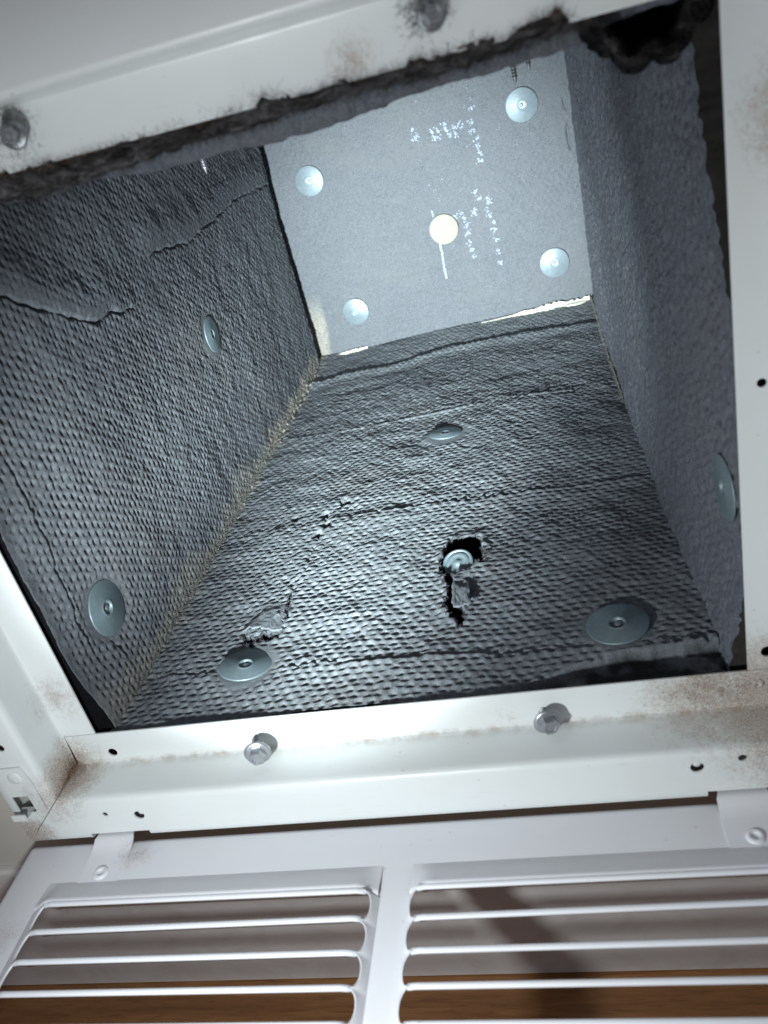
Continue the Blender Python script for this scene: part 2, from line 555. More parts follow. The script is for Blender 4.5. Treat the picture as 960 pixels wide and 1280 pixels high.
HOLE2 = [(0.1989, 0.1276), (0.2043, 0.0997), (0.2022, 0.0914), (0.2069, 0.0795), (0.2114, 0.0681), (0.2157, 0.0705), (0.2142, 0.083), (0.2110, 0.09), (0.2085, 0.1039), (0.2075, 0.1203)]
BLOBS = [(0.0696, 0.2406, .0025), (0.0950, 0.2370, .0032), (0.0995, 0.2203, .0035), (0.0946, 0.2065, .0034), (0.1093, 0.254, .0034), (0.0845, 0.1445, .0016)]


def grow(pts, f):
    cx = sum(p[0] for p in pts) / len(pts); cy = sum(p[1] for p in pts) / len(pts)
    return [(cx + (x - cx) * f, cy + (y - cy) * f) for x, y in pts]


HOLE1 = grow(HOLE1, 1.16)
HOLE2 = grow(HOLE2, 1.12)


def floor_h(U, V):
    fade = (0.55 + 0.45 * sstep((vnoise(U, V, 0.06, 31) + 0.75) / 0.9)) * (0.75 + 0.25 * sstep(vnoise(U, V, 0.017, 32) + 0.6))
    smooth = np.exp(-(poly_dist(U, V, [(0.076, 0.100), (0.086, 0.108)]) / 0.011) ** 2)
    smooth = np.maximum(smooth, 0.8 * np.exp(-(poly_dist(U, V, [(0.210, 0.118), (0.213, 0.095)]) / 0.007) ** 2))
    h = pits(U, V, 3) * fade * (1 - smooth)
    h += 0.00030 * vnoise(U, V, 0.0022, 41) + 0.00050 * vnoise(U, V, 0.006, 42) + 0.0009 * vnoise(U, V, 0.021, 43) + 0.0022 * vnoise(U, V, 0.09, 44)
    h += step_down(U, V, CRA, 51, 0.0011) * (0.35 + 0.65 * sstep((U - 0.10) / 0.06))
    h += step_down(U, V, CRB, 53, 0.0013)
    h += step_down(U, V, [(0.02, 0.052), (0.07, 0.047), (0.14, 0.043)], 59, 0.0008)
    h += 0.0009 * np.exp(-(wob(U, V, RIDGE, 54, 0.0004) / 0.0014) ** 2)
    h -= 0.0032 * np.exp(-(wob(U, V, CHAIN, 55, 0.002) / 0.0007) ** 2) * (0.3 + 0.7 * sstep(vnoise(U, V, 0.008, 56) + 0.4))
    torn = np.zeros(U.shape)
    h += 0.0012 * np.exp(-(poly_dist(U, V, [(0.076, 0.094), (0.086, 0.104)]) / 0.008) ** 2)
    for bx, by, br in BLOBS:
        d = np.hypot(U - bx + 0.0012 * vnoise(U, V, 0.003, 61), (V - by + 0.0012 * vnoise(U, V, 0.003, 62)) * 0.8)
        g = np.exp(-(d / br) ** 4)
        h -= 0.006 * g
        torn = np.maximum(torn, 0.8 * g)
    # lips lifted round the big hole
    dh = np.minimum(poly_dist(U, V, HOLE1 + HOLE1[:1]), poly_dist(U, V, HOLE2 + HOLE2[:1]))
    h += 0.0012 * np.exp(-(dh / 0.0045) ** 2) * (0.6 + 0.7 * vnoise(U, V, 0.009, 65))
    # the sheet ends in a curl towards the back, another strip rises behind it
    yc = np.interp(U, [p[0] for p in CURL], [p[1] for p in CURL])
    dv = V - yc
    h += 0.0034 * np.exp(-((dv + 0.006) / 0.010) ** 2) * (dv < 0)
    h -= 0.0065 * np.exp(-((dv - 0.0016 + 0.0012 * vnoise(U, V, 0.02, 66)) / 0.0022) ** 2) * (0.4 + 0.6 * sstep(vnoise(U, V, 0.05, 67) + 0.6))
    h += np.where(dv > 0, dv * (0.04 + 0.10 * sstep((U - 0.05) / 0.2)), 0)
    for wx, wy in ((0.1875, 0.358), (0.0801, 0.0506), (0.3036, 0.0499)):
        w = 1 - sstep((np.hypot(U - wx, V - wy) - 0.0165) / 0.009)
        h = h * (1 - w) - 0.0004 * w
    # front edge sunk and ripped away at the right, its shade painted near black
    yb = np.interp(U, [0.0, 0.235, 0.262, 0.295, 0.36], [-1, 0.004, 0.014, 0.0275, 0.0315]) + 0.003 * vnoise(U, V, 0.010, 68)
    s = sstep((yb - V) / 0.003)
    h -= 0.0075 * s
    h += s * 0.0016 * vnoise(U, V, 0.005, 69)
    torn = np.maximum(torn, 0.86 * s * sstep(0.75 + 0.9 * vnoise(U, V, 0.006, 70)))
    return h, torn, 0.8 * sstep((XL + 0.0065 + 0.004 * vnoise(U, V, 0.012, 81) + 0.002 * vnoise(U, V, 0.004, 82) - U) / 0.004) * (0.4 + 0.6 * sstep((V - 0.2) / 0.2))


def floor_cut(U, V):
    a = 0.0014 * vnoise(U, V, 0.003, 75)
    b = 0.0014 * vnoise(U, V, 0.003, 76)
    c = in_poly(U + a, V + b, HOLE1) | in_poly(U + a, V + b, HOLE2)
    c |= in_poly(U + a, V + b, [(0.0645, 0.0895), (0.0700, 0.0845), (0.0762, 0.0815), (0.0807, 0.0855), (0.0875, 0.0825), (0.0955, 0.0840), (0.0955, 0.0775), (0.0875, 0.0750), (0.0807, 0.0785), (0.0762, 0.0715), (0.070, 0.0770)])
    c |= in_poly(U + a * .5, V + b * .5, [(0.0905, 0.128), (0.0914, 0.112), (0.0925, 0.0975), (0.0962, 0.0975), (0.0950, 0.112), (0.0922, 0.126)])
    return c


us = np.arange(XL - 0.004, XR + 0.006, 0.00082)
vv = depth_samples(0.004, D - 0.002, 0.00070, 0.00145)
mat_floor = liner('liner_mat', (0, 0, ZF), (1, 0, 0), (0, 1, 0), (0, 0, 1), us, vv, floor_h, M['liner'], cut=floor_cut)
tag(mat_floor, 'dimpled dark grey fibre mat on the duct bottom, torn open in the middle', 'duct liner', 'fibre mats lining the duct')

L1 = [(0.0787, 0.24), (0.097, 0.2315), (0.1268, 0.2159), (0.1642, 0.1987), (0.181, 0.1991), (0.2221, 0.1912)]
L2 = [(0.2868, 0.2167), (0.3552, 0.2104), (0.4138, 0.2139), (0.527, 0.2206), (0.621, 0.2172)]
LSEAM = [(0.2218, 0.26), (0.2218, 0.1705), (0.2223, 0.0718)]
LCR = [(0.0336, 0.1609), (0.0336, 0.1409), (0.0319, 0.1096), (0.0277, 0.0771), (0.026, 0.0566), (0.029, 0.035)]
LCR2 = [(0.0448, 0.0385), (0.0466, 0.0113)]


def left_h(Z, Y):
    fade = 0.5 + 0.5 * sstep((vnoise(Z, Y, 0.05, 131) + 0.7) / 0.9)
    h = pits(Z, Y, 13, dx=0.0064, row=0.0048, depth=0.0036, a=0.0016, bn=0.0008, bf=0.0018) * fade * sstep((Y - Y0 + 0.004) / 0.010)
    h += 0.00028 * vnoise(Z, Y, 0.0022, 141) + 0.0005 * vnoise(Z, Y, 0.006, 142) + 0.0006 * vnoise(Z, Y, 0.022, 143) + 0.0014 * vnoise(Z, Y, 0.10, 144)
    wz = Z + 0.0020 * vnoise(Z, Y, 0.007, 145) + 0.0014 * vnoise(Z, Y, 0.019, 147)
    for pts, amp, f0, f1 in ((L1, 0.0019, -0.05, 0.240), (L2, 0.0019, 0.250, 0.66)):
        zl = np.interp(Y, [p[0] for p in pts], [p[1] for p in pts])
        if pts is L1:
            zl = np.where(Y < 0.0787, 0.24 + (0.0787 - Y) * 0.35, zl)
        d = wz - zl
        along = sstep((Y - f0) / 0.04) * sstep((f1 - Y) / 0.05)
        sm_ = along * np.exp(-((d - 0.006) / 0.007) ** 2)
        h = h * (1 - 0.65 * sm_)
        h += along * (0.0007 * sstep(d / 0.003 + 0.5) * (1 - sstep((d - 0.003) / 0.03)) + 0.0022 * np.exp(-((d - 0.016) / 0.013) ** 2))
        h -= along * (0.4 + 0.6 * sstep(vnoise(Z, Y, 0.02, 148) + 0.6)) * 0.0034 * np.exp(-((d + 0.0008) / 0.0010) ** 2)
    p = [(b, a) for a, b in LSEAM]
    h += 0.0005 * np.exp(-(wob(Z, Y, p, 151, 0.0006) / 0.0014) ** 2)
    for k, q in enumerate((LCR, LCR2)):
        p = sorted((b, a) for a, b in q)
        h += step_down(Z, Y, p, 155 + 5 * k, 0.0011, run=0.008)
    for wy, wz in ((0.3377, 0.1348), (0.0530, 0.0522)):
        w = 1 - sstep((np.hypot(Y - wy, Z - wz) - 0.0165) / 0.009)
        h = h * (1 - w)
    h -= 0.0108 * sstep((0.115 - Y) / 0.105) * (0.2 + 0.8 * sstep(Z / 0.045))
    # edge draws back into the corners
    h -= 0.006 * sstep((Y - (D - 0.035)) / 0.02)
    h_ = h
    return h_, np.zeros(Z.shape), sstep((0.019 + 0.009 * vnoise(Z, Y, 0.03, 161) + 0.003 * vnoise(Z, Y, 0.004, 162) - Z) / 0.013) * (0.55 + 0.45 * sstep((Y - 0.25) / 0.25))


us = np.arange(-0.004, 0.292, 0.00082)
vv = depth_samples(Y0 - 0.006, D - 0.012, 0.00080, 0.00160)
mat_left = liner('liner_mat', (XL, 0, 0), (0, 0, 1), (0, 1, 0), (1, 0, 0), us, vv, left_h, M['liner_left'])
tag(mat_left, 'dimpled fibre mat on the left duct side with a peeling upper layer', 'duct liner', 'fibre mats lining the duct')


def right_x(Z, Y):
    return 0.0150 * sstep((0.150 - Y) / 0.140) * (0.45 + 0.55 * sstep((Z - 0.0) / 0.05))


def right_h(Z, Y):
    h = pits(Z, Y, 23, dx=0.0060, row=0.0046, depth=0.0042, a=0.0016, bn=0.0009, bf=0.0017) * (0.4 + 0.6 * sstep(vnoise(Z, Y, 0.05, 231) + 0.6)) * sstep((Y - Y0) / 0.012)
    h += 0.00085 * vnoise(Z, Y, 0.0026, 241) + 0.0009 * vnoise(Z, Y, 0.007, 242) + 0.0006 * vnoise(Z, Y, 0.03, 243) + 0.0010 * vnoise(Z, Y, 0.10, 244)
    h += 0.0012 * np.exp(-(poly_dist(Z, Y, [(0.116, 0.012), (0.116, 0.075)]) / 0.0012) ** 2)
    h -= right_x(Z, Y)
    h -= 0.003 * sstep((Y - 0.61) / 0.04)
    return h, np.zeros(Z.shape)


def right_warp(P, Z, Y):
    # ragged front edge, drawn back towards the top
    back = 0.056 * sstep((Z - 0.13) / 0.16) + 0.0030 * vnoise(Z, Z * 0 + 0.3, 0.035, 251) + 0.0010 * vnoise(Z, Z * 0 + 0.7, 0.008, 252)
    f = np.clip(1 - (Y - Y0) / 0.12, 0, 1)
    P[..., 1] += back * f
    return P


us = np.arange(-0.010, 0.292, 0.00110)
vv = depth_samples(Y0 - 0.006, D - 0.004, 0.00100, 0.00180)
mat_right = liner('liner_mat', (XR, 0, 0), (0, 0, 1), (0, 1, 0), (-1, 0, 0), us, vv, right_h, M['liner_fuzzy'], thick=0.030, warp=right_warp)
mat_right.data.materials[1] = M['raw_edge']
tag(mat_right, 'fuzzy blue grey fibre mat on the right duct side with ragged front edge', 'duct liner', 'fibre mats lining the duct')

BCR = [(0.0187, 0.0777), (0.1087, 0.0767), (0.1807, 0.0758), (0.2315, 0.0763), (0.3254, 0.0769)]


def back_h(X, Z):
    h = pits(X, Z, 33, dx=0.0071, row=0.0052, depth=0.0019) * (0.25 + 0.75 * sstep(vnoise(X, Z, 0.06, 331) + 0.6))
    h += 0.00035 * vnoise(X, Z, 0.0035, 341) + 0.0006 * vnoise(X, Z, 0.012, 342) + 0.0014 * vnoise(X, Z, 0.08, 343)
    h -= 0.0013 * np.exp(-(wob(X, Z, BCR, 344, 0.0006) / 0.0010) ** 2)
    g = [(0.3432, 0.232), (0.3462, 0.207), (0.3442, 0.190), (0.3455, 0.175)]
    h -= 0.006 * np.exp(-(wob(X, Z, g, 345, 0.0009) / 0.0011) ** 2) * sstep(0.7 + vnoise(X, Z, 0.012, 346))
    return h, np.zeros(X.shape), sstep((0.030 + 0.012 * vnoise(X, Z, 0.02, 361) - X) / 0.012) * sstep((0.085 - Z) / 0.05)


us = np.arange(XL - 0.014, XR + 0.006, 0.00130)
vv = np.arange(-0.012, 0.292, 0.00130)
mat_back = liner('liner_mat', (0, D, 0), (1, 0, 0), (0, 0, 1), (0, -1, 0), us, vv, back_h, M['liner_back'])
tag(mat_back, 'pale grey fibre mat on the far end of the duct, stamped with worn white print', 'duct liner', 'fibre mats lining the duct')


def ceil_h(X, Y):
    h = pits(X, Y, 43, dx=0.0075, row=0.0055, depth=0.0015)
    h += 0.0008 * vnoise(X, Y, 0.006, 441) + 0.0018 * vnoise(X, Y, 0.03, 442)
    sag = np.interp(X, [0.0, 0.07, 0.088, 0.1146, 0.1577, 0.1794, 0.2138, 0.2406, 0.2784, 0.3084, 0.33, 0.36], [-0.001, -0.0005, 0.0022, 0.003, 0.0056, 0.0045, 0.0042, 0.0020, 0.0010, -0.001, -0.006, -0.008])
    h += sag * (1 - sstep((Y - 0.02) / 0.12)) + 0.0006 * vnoise(X, Y, 0.004, 443)
    return h, np.zeros(X.shape)


us = np.arange(XL - 0.012, XR + 0.012, 0.0016)
vv = depth_samples(0.015, D - 0.002, 0.0016, 0.0035)
mat_top = liner('liner_mat', (0, 0, 0.2855), (1, 0, 0), (0, 1, 0), (0, 0, -1), us, vv, ceil_h, M['liner_fuzzy'])
mat_top.data.materials[1] = M['liner_fuzzy']
tag(mat_top, 'dark fibre mat under the duct top, its sagging front edge behind the dust', 'duct liner', 'fibre mats lining the duct')

# sheet metal duct round the mats, coloured black for shade behind the tears
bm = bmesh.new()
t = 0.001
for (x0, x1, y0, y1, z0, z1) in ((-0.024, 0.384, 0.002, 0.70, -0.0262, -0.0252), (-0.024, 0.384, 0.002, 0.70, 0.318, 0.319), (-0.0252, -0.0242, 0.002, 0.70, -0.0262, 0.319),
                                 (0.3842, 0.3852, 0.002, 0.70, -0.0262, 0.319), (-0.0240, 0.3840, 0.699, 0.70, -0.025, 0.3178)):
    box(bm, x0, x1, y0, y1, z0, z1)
tag(bm_obj('duct_box', bm, M['black']), 'sheet metal duct box, coloured black for the shade behind the torn fibre mats', 'duct')


# ---- strips of glass fibre bared along the joints
def joint_strip(name, path, width_a, width_b, mat, seed, nseg=420, amp=0.0016, parent=None, taper=False):
    """ragged fibre bead along path; width_a / width_b are the two legs as vectors"""
    path = np.array(path, float)
    seg = np.r_[0, np.cumsum(np.linalg.norm(np.diff(path, axis=0), axis=1))]
    s = np.linspace(0, seg[-1], nseg)
    P = np.stack([np.interp(s, seg, path[:, k]) for k in range(3)], -1)
    rows = []
    a = np.array(width_a); b = np.array(width_b)
    tap = sstep(s / (seg[-1] * 0.8))[:, None] if taper else 1.0
    wa = tap * (0.45 + 0.75 * (vnoise(s, s * 0, 0.012, seed) * 0.5 + 0.5) + 0.35 * vnoise(s, s * 0, 0.003, seed + 1))[:, None]
    wb = tap * (0.45 + 0.75 * (vnoise(s, s * 0 + 1, 0.012, seed) * 0.5 + 0.5) + 0.35 * vnoise(s, s * 0 + 1, 0.003, seed + 1))[:, None]
    nrm = np.array(width_a) / np.linalg.norm(width_a) + np.array(width_b) / np.linalg.norm(width_b)
    nrm /= np.linalg.norm(nrm)
    for k in np.linspace(-1, 1, 13):
        leg = np.where(k < 0, 1, 0)
        off = (a * wa * -k) if k < 0 else (b * wb * k)
        lift = (1 - abs(k)) ** 1.5 * 0.0012 + 0.0001 - 0.0022 * (abs(k) > 0.95)
        nz = amp * (1 - 0.6 * abs(k)) * (0.6 * vnoise(s, s * 0 + k * 0.01, 0.003, seed + 2) + 0.6 * vnoise(s, s * 0 + k * 0.01, 0.0014, seed + 4) + 0.5 * vnoise(s, s * 0 + k * .01, 0.01, seed + 3))
        rows.append(P + off + nrm * (lift + nz)[:, None])
    G = np.stack(rows, 1)
    nu, nv = G.shape[:2]
    idx = np.arange(nu * nv).reshape(nu, nv)
    q = np.stack([idx[:-1, :-1], idx[1:, :-1], idx[1:, 1:], idx[:-1, 1:]], -1).reshape(-1, 4)
    return raw_obj(name, G.reshape(-1, 3), q, mat, parent, smooth=False)


joint_strip('bare_fibre', [(XR - 0.001, 0.36, ZF + 0.001), (XR - 0.001, 0.50, ZF + 0.002), (XR, 0.66, 0.010)], (0, 0, 0.0030), (-0.0022, 0, 0), M['fibre_pale'], 521, nseg=240, amp=0.0008, parent=mat_right)
joint_strip('bare_fibre', [(0.215, D - 0.006, 0.0040), (0.27, D - 0.007, 0.0060), (0.345, D - 0.008, 0.0080)], (0, 0, 0.0055), (0, -0.007, 0), M['fibre_white'], 531, nseg=160, amp=0.0005, parent=mat_back, taper=True)
joint_strip('bare_fibre', [(0.020, D - 0.006, -0.003), (0.045, D - 0.006, 0.000), (0.070, D - 0.005, 0.001)], (0, 0, 0.0022), (0, -0.003, 0), M['fibre_white'], 541, nseg=60, amp=0.0008, parent=mat_back)

# ---- worn white print on the far mat: flakes of ink
MARKS = [(0.2454, 0.2609), (0.2463, 0.248), (0.2463, 0.2386), (0.2379, 0.2417), (0.2425, 0.2253), (0.243, 0.2168), (0.2458, 0.2077), (0.2463, 0.2003), (0.2464, 0.1922), (0.2464, 0.185), (0.1794, 0.2314), (0.1791, 0.2241), (0.1832, 0.2244), (0.1994, 0.2256), (0.2059, 0.2253), (0.2052, 0.2194), (0.2007, 0.2192), (0.2134, 0.2296), (0.216, 0.223), (0.2178, 0.2189), (0.2242, 0.2247), (0.2253, 0.2172), (0.2308, 0.2251), (0.1882, 0.2592), (0.191, 0.2479), (0.2697, 0.2114), (0.2352, 0.2028), (0.1853, 0.1715), (0.2002, 0.174), (0.1897, 0.164), (0.1938, 0.1533), (0.2178, 0.1578), (0.2346, 0.1541), (0.2379, 0.1457), (0.2475, 0.1436), (0.2481, 0.1395), (0.2145, 0.1338), (0.2175, 0.1279), (0.2276, 0.131), (0.232, 0.1327), (0.244, 0.1313), (0.2468, 0.1242), (0.2088, 0.1325), (0.2187, 0.1197), (0.2189, 0.1103), (0.219, 0.0995), (0.2195, 0.0898), (0.2209, 0.0827), (0.2488, 0.1158), (0.2493, 0.1077), (0.2494, 0.097), (0.2493, 0.0835), (0.2489, 0.0698)]
SMALL = {0, 23, 24, 25, 26, 27, 28, 29, 30, 31, 3, 1}
bm = bmesh.new()


def back_y(x, z):
    hh = back_h(np.array([[x]]), np.array([[z]]))
    return D - float(hh[0][0, 0])


def flake(x, z, r):
    y = back_y(x, z) - 0.0007
    n = int(rng.integers(5, 8)); a0 = rng.random() * 6.28
    vs_ = [bm.verts.new((x + r * (0.55 + 0.65 * rng.random()) * math.cos(a0 + 6.283 * k / n), y - 0.0002 * rng.random(), z + r * (0.55 + 0.65 * rng.random()) * math.sin(a0 + 6.283 * k / n))) for k in range(n)]
    c = bm.verts.new((x, y - 0.0003, z))
    for k in range(n): bm.faces.new((vs_[k], vs_[(k + 1) % n], c))


for i, (x, z) in enumerate(MARKS):
    for k in range(3 if i in SMALL else 11):
        flake(x + rng.normal(0, 0.0010 if i in SMALL else 0.0017), z + rng.normal(0, 0.0010 if i in SMALL else 0.0018), rng.uniform(0.0004, 0.0007) if i in SMALL else rng.uniform(0.0005, 0.0012))
for (xa, za, xb, zb, n) in ((0.184, 0.1056, 0.1835, 0.064, 60), (0.1821, 0.1436, 0.1827, 0.1368, 9)):
    for k in range(n):
        f = k / n
        flake(xa + (xb - xa) * f + rng.normal(0, 0.0004), za + (zb - za) * f, rng.uniform(0.0008, 0.0014))
tag(bm_obj('printed_mark', bm, M['ink'], mat_back), kind='stuff')

# ---- flap of liner and pipe end in the floor hole
us = np.linspace(0, 1, 26); vv = np.linspace(0, 1, 34)
UU, VV = np.meshgrid(us, vv, indexing='ij')
wid = 0.0068 - 0.0016 * VV
X = 0.2122 + (UU - 0.5) * 2 * wid + 0.0022 * VV + 0.0012 * vnoise(UU, VV, 0.2, 601)
Y = 0.128 - 0.045 * VV + 0.0015 * vnoise(UU, VV, 0.15, 602)
Z = ZF + 0.0012 + 0.0012 * VV - 0.006 * (1 - VV) ** 3 + 0.0008 * vnoise(UU, VV, 0.25, 603) + 0.0006 * vnoise(UU, VV, 0.08, 604)
idx = np.arange(UU.size).reshape(UU.shape)
q = np.stack([idx[:-1, :-1], idx[1:, :-1], idx[1:, 1:], idx[:-1, 1:]], -1).reshape(-1, 4)
flap = raw_obj('torn_flap', np.stack([X, Y, Z], -1).reshape(-1, 3), q, M['liner'], mat_floor)
sm = flap.modifiers.new('thick', 'SOLIDIFY'); sm.thickness = 0.0012

us = np.linspace(0, 1, 30); vv = np.linspace(0, 1, 34)
UU, VV = np.meshgrid(us, vv, indexing='ij')
ca, cb, cc, cd = (np.array(p) for p in ((0.0655, 0.0875), (0.0950, 0.0845), (0.0925, 0.1150), (0.0770, 0.1200)))
XY = (ca * ((1 - UU) * (1 - VV))[..., None] + cb * (UU * (1 - VV))[..., None] + cc * (UU * VV)[..., None] + cd * ((1 - UU) * VV)[..., None])
jag_ = (1 - VV) ** 3
X = XY[..., 0] + 0.0010 * vnoise(UU, VV, 0.1, 611)
Y = XY[..., 1] + jag_ * (0.0026 * vnoise(UU, UU * 0, 0.13, 612) + 0.0016 * vnoise(UU, UU * 0, 0.05, 613)) + 0.0008 * vnoise(UU, VV, 0.1, 614)
edge_ = np.minimum(np.minimum(UU, 1 - UU) * 4, (1 - VV) * 2.2).clip(0, 1)
Z = ZF - 0.0016 + 0.0027 * edge_ ** 0.6 + 0.0014 * (1 - VV) ** 2 + 0.0006 * vnoise(UU, VV, 0.16, 615) + 0.00025 * vnoise(UU, VV, 0.05, 616)
idx = np.arange(UU.size).reshape(UU.shape)
q = np.stack([idx[:-1, :-1], idx[1:, :-1], idx[1:, 1:], idx[:-1, 1:]], -1).reshape(-1, 4)
flap = raw_obj('torn_flap', np.stack([X, Y, Z], -1).reshape(-1, 3), q, M['liner'], mat_floor)
sm = flap.modifiers.new('thick', 'SOLIDIFY'); sm.thickness = 0.0010

bm = bmesh.new()
lathe(bm, [(0, 0.0), (0.0020, 0.0002), (0.0024, -0.0008), (0.0055, -0.0004), (0.0078, 0.0003), (0.0080, -0.0006), (0.0088, -0.0006), (0.0090, 0.0002), (0.0104, 0.0002), (0.0106, -0.0014), (0.0106, -0.010), (0, -0.010)], 40)
o = bm_obj('fastener_cap', bm, M['washer'], None, True)
o.location = (0.2085, 0.1400, ZF - 0.0010)
o.rotation_euler = (math.radians(24), math.radians(-6), 0)
tag(o, 'ringed metal fastener cap showing through the hole in the bottom mat', 'fastener')

# ------------------------------------------------------------------ pin washers
bm = bmesh.new()
lathe(bm, [(0.0, -0.0016), (0.0030, -0.0016), (0.0036, -0.0010), (0.0040, 0.0008), (0.0046, 0.0012), (0.0052, 0.0008), (0.0057, 0.0005), (0.0160, 0.0006), (0.0164, 0.0003), (0.0164, -0.0004), (0.0160, -0.0006), (0, -0.0009)], 48)
bmesh.ops.recalc_face_normals(bm, faces=bm.faces)
washer_me = bpy.data.meshes.new('washer_disc'); bm.to_mesh(washer_me); bm.free(); washer_me.materials.append(M['washer']); washer_me.shade_smooth()
bm = bmesh.new()
lathe(bm, [(0, 0.0006), (0.0013, 0.0005), (0.0019, -0.0001), (0.0020, -0.0007), (0.0008, -0.0007), (0.0008, -0.014), (0, -0.014)], 20)
bmesh.ops.recalc_face_normals(bm, faces=bm.faces)
pin_me = bpy.data.meshes.new('pin'); bm.to_mesh(pin_me); bm.free(); pin_me.materials.append(M['zinc']); pin_me.shade_smooth()


def washer(loc, normal, label, mat='washer', scale=1.0, tilt=(0, 0)):
    e = empty('pin_washer', loc)
    qt = Vector(normal).to_track_quat('Z', 'Y')
    e.rotation_euler = (qt.to_matrix() @ Matrix.Rotation(math.radians(tilt[0]), 3, 'X') @ Matrix.Rotation(math.radians(tilt[1]), 3, 'Y')).to_euler()
    e.scale = (scale,) * 3
    me = washer_me
    if mat != 'washer':
        me = bpy.data.meshes.get('washer_' + mat)
        if me is None:
            me = washer_me.copy(); me.name = 'washer_' + mat; me.materials[0] = M[mat]
    new_obj('disc', me, e)
    new_obj('pin', pin_me, e)
    tag(e, label, 'washer', 'round washers pinning the fibre mats')
    return e


G = 'washer_far'
washer((0.0505, D - 0.0022, 0.2064), (0, -1, 0), 'bright round washer near the upper left corner of the far mat', G, 1.02)
washer((0.2995, D - 0.0022, 0.2298), (0, -1, 0), 'bright round washer near the upper right corner of the far mat', G, 1.06, (3, 2))
washer((0.1920, D - 0.0030, 0.1210), (0, -1, 0), 'yellowed round washer in the middle of the far mat', 'washer_yellow', 1.02, (-2, 2))
washer((0.3108, D - 0.0022, 0.0566), (0, -1, 0), 'bright round washer near the lower right corner of the far mat', G, 1.03)
washer((0.0657, D - 0.0022, 0.0475), (0, -1, 0), 'bright round washer near the lower left corner of the far mat', G, 1.0, (2, -3))
washer((XL + 0.0006, 0.3377, 0.1348), (1, 0, 0), 'dull grey washer halfway back on the left mat', 'washer', 0.94, (0, 1))
washer((0.0056, 0.0530, 0.0522), (1, -0.10, 0), 'large grey washer near the front of the left mat', 'washer', 1.06, (-3, 3))
washer((0.3598, 0.0320, 0.0860), (-1, -0.075, 0), 'thin edge-on grey washer near the front of the right mat', 'washer', 1.0)
washer((0.1875, 0.358, ZF + 0.0013), (0, 0, 1), 'tilted grey washer farthest back on the bottom mat', 'washer', 0.90, (4, -3))
washer((0.0801, 0.0506, ZF + 0.0013), (0, 0, 1), 'grey washer at the front left of the bottom mat beside a small tear', 'washer', 1.02, (5, -7))
washer((0.3036, 0.0499, ZF + 0.0013), (0, 0, 1), 'grey washer at the front right of the bottom mat', 'washer', 1.06, (-2, 3))

# ------------------------------------------------------------------ frame of the register
PROF = [(0.0, 0.0), (0.0208, 0.0), (0.0218, -0.0004), (0.0224, -0.0014), (0.0226, -0.0030), (0.0228, -0.0240), (0.0233, -0.0262), (0.0244, -0.0277), (0.0262, -0.0284), (0.0516, -0.0286), (0.0531, -0.0281), (0.0538, -0.0268), (0.0540, -0.0125)]


def offset_profile(prof, t):
    pts = [Vector((a, b)) for a, b in prof]
    out = []
    for i, p in enumerate(pts):
        d = Vector((0, 0))
        if i > 0: d += (p - pts[i - 1]).normalized()
        if i < len(pts) - 1: d += (pts[i + 1] - p).normalized()
        d.normalize()
        out.append(p + Vector((-d.y, d.x)) * t)   # to the hidden side
    return out


PO = offset_profile(PROF, 0.0009)
NL = 2   # points of the lip, which butt instead of mitring


def rail(side):
    bm = bmesh.new()
    loop = [Vector(p) for p in PROF] + PO[::-1]
    npt = len(PROF)
    lipset = set([0, 1]) | set([2 * npt - 1, 2 * npt - 2])
    ends = []
    for e in (0, 1):
        vs_ = []
        for i, p in enumerate(loop):
            o_, y = p.x, p.y
            lip = i in lipset
            g = 0.0003
            if side in ('bottom', 'top'):
                z = -o_ if side == 'bottom' else H + o_
                ext = 0.0206 if lip else o_ - g
                x = -ext if e == 0 else W + ext
                vs_.append(bm.verts.new((x, y, z)))
            else:
                x = -o_ if side == 'left' else W + o_
                ext = -0.0004 if lip else o_ - g
                z = -ext if e == 0 else H + ext
                vs_.append(bm.verts.new((x, y, z)))
        ends.append(vs_)
    n = len(loop)
    for i in range(n):
        j = (i + 1) % n
        bm.faces.new((ends[0][i], ends[0][j], ends[1][j], ends[1][i]))
    for k in range(npt - 1):
        for e in (0, 1):
            a = ends[e]
            bm.faces.new((a[k], a[k + 1], a[n - 2 - k], a[n - 1 - k]))
    bmesh.ops.recalc_face_normals(bm, faces=bm.faces)
    return bm


def cutter_obj(cyls, boxes):
    bm = bmesh.new()
    for (x, y, z, r, h) in cyls:
        a = [bm.verts.new((x + r * math.cos(6.28318 * k / 24), y - h, z + r * math.sin(6.28318 * k / 24))) for k in range(24)]
        b = [bm.verts.new((x + r * math.cos(6.28318 * k / 24), y + h, z + r * math.sin(6.28318 * k / 24))) for k in range(24)]
        bm.faces.new(a[::-1]); bm.faces.new(b)
        for k in range(24): bm.faces.new((a[k], a[(k + 1) % 24], b[(k + 1) % 24], b[k]))
    for bx in boxes: box(bm, *bx)
    bmesh.ops.recalc_face_normals(bm, faces=bm.faces)
    me = bpy.data.meshes.new('cutter'); bm.to_mesh(me); bm.free()
    return new_obj('cutter', me)


def bool_cut(o, cut):
    md = o.modifiers.new('cut', 'BOOLEAN'); md.operation = 'DIFFERENCE'; md.solver = 'EXACT'; md.object = cut
    dg = bpy.context.evaluated_depsgraph_get()
    me = bpy.data.meshes.new_from_object(o.evaluated_get(dg))
    o.modifiers.clear()
    me.name = o.name
    o.data = me
    cm = cut.data
    bpy.data.objects.remove(cut); bpy.data.meshes.remove(cm)


def soften(o, angle=35):
    me = o.data
    me.shade_smooth()
    bm = bmesh.new(); bm.from_mesh(me)
    for e in bm.edges:
        if len(e.link_faces) == 2:
            e.smooth = e.calc_face_angle(0) < math.radians(angle)
        else:
            e.smooth = False
    bm.to_mesh(me); bm.free()


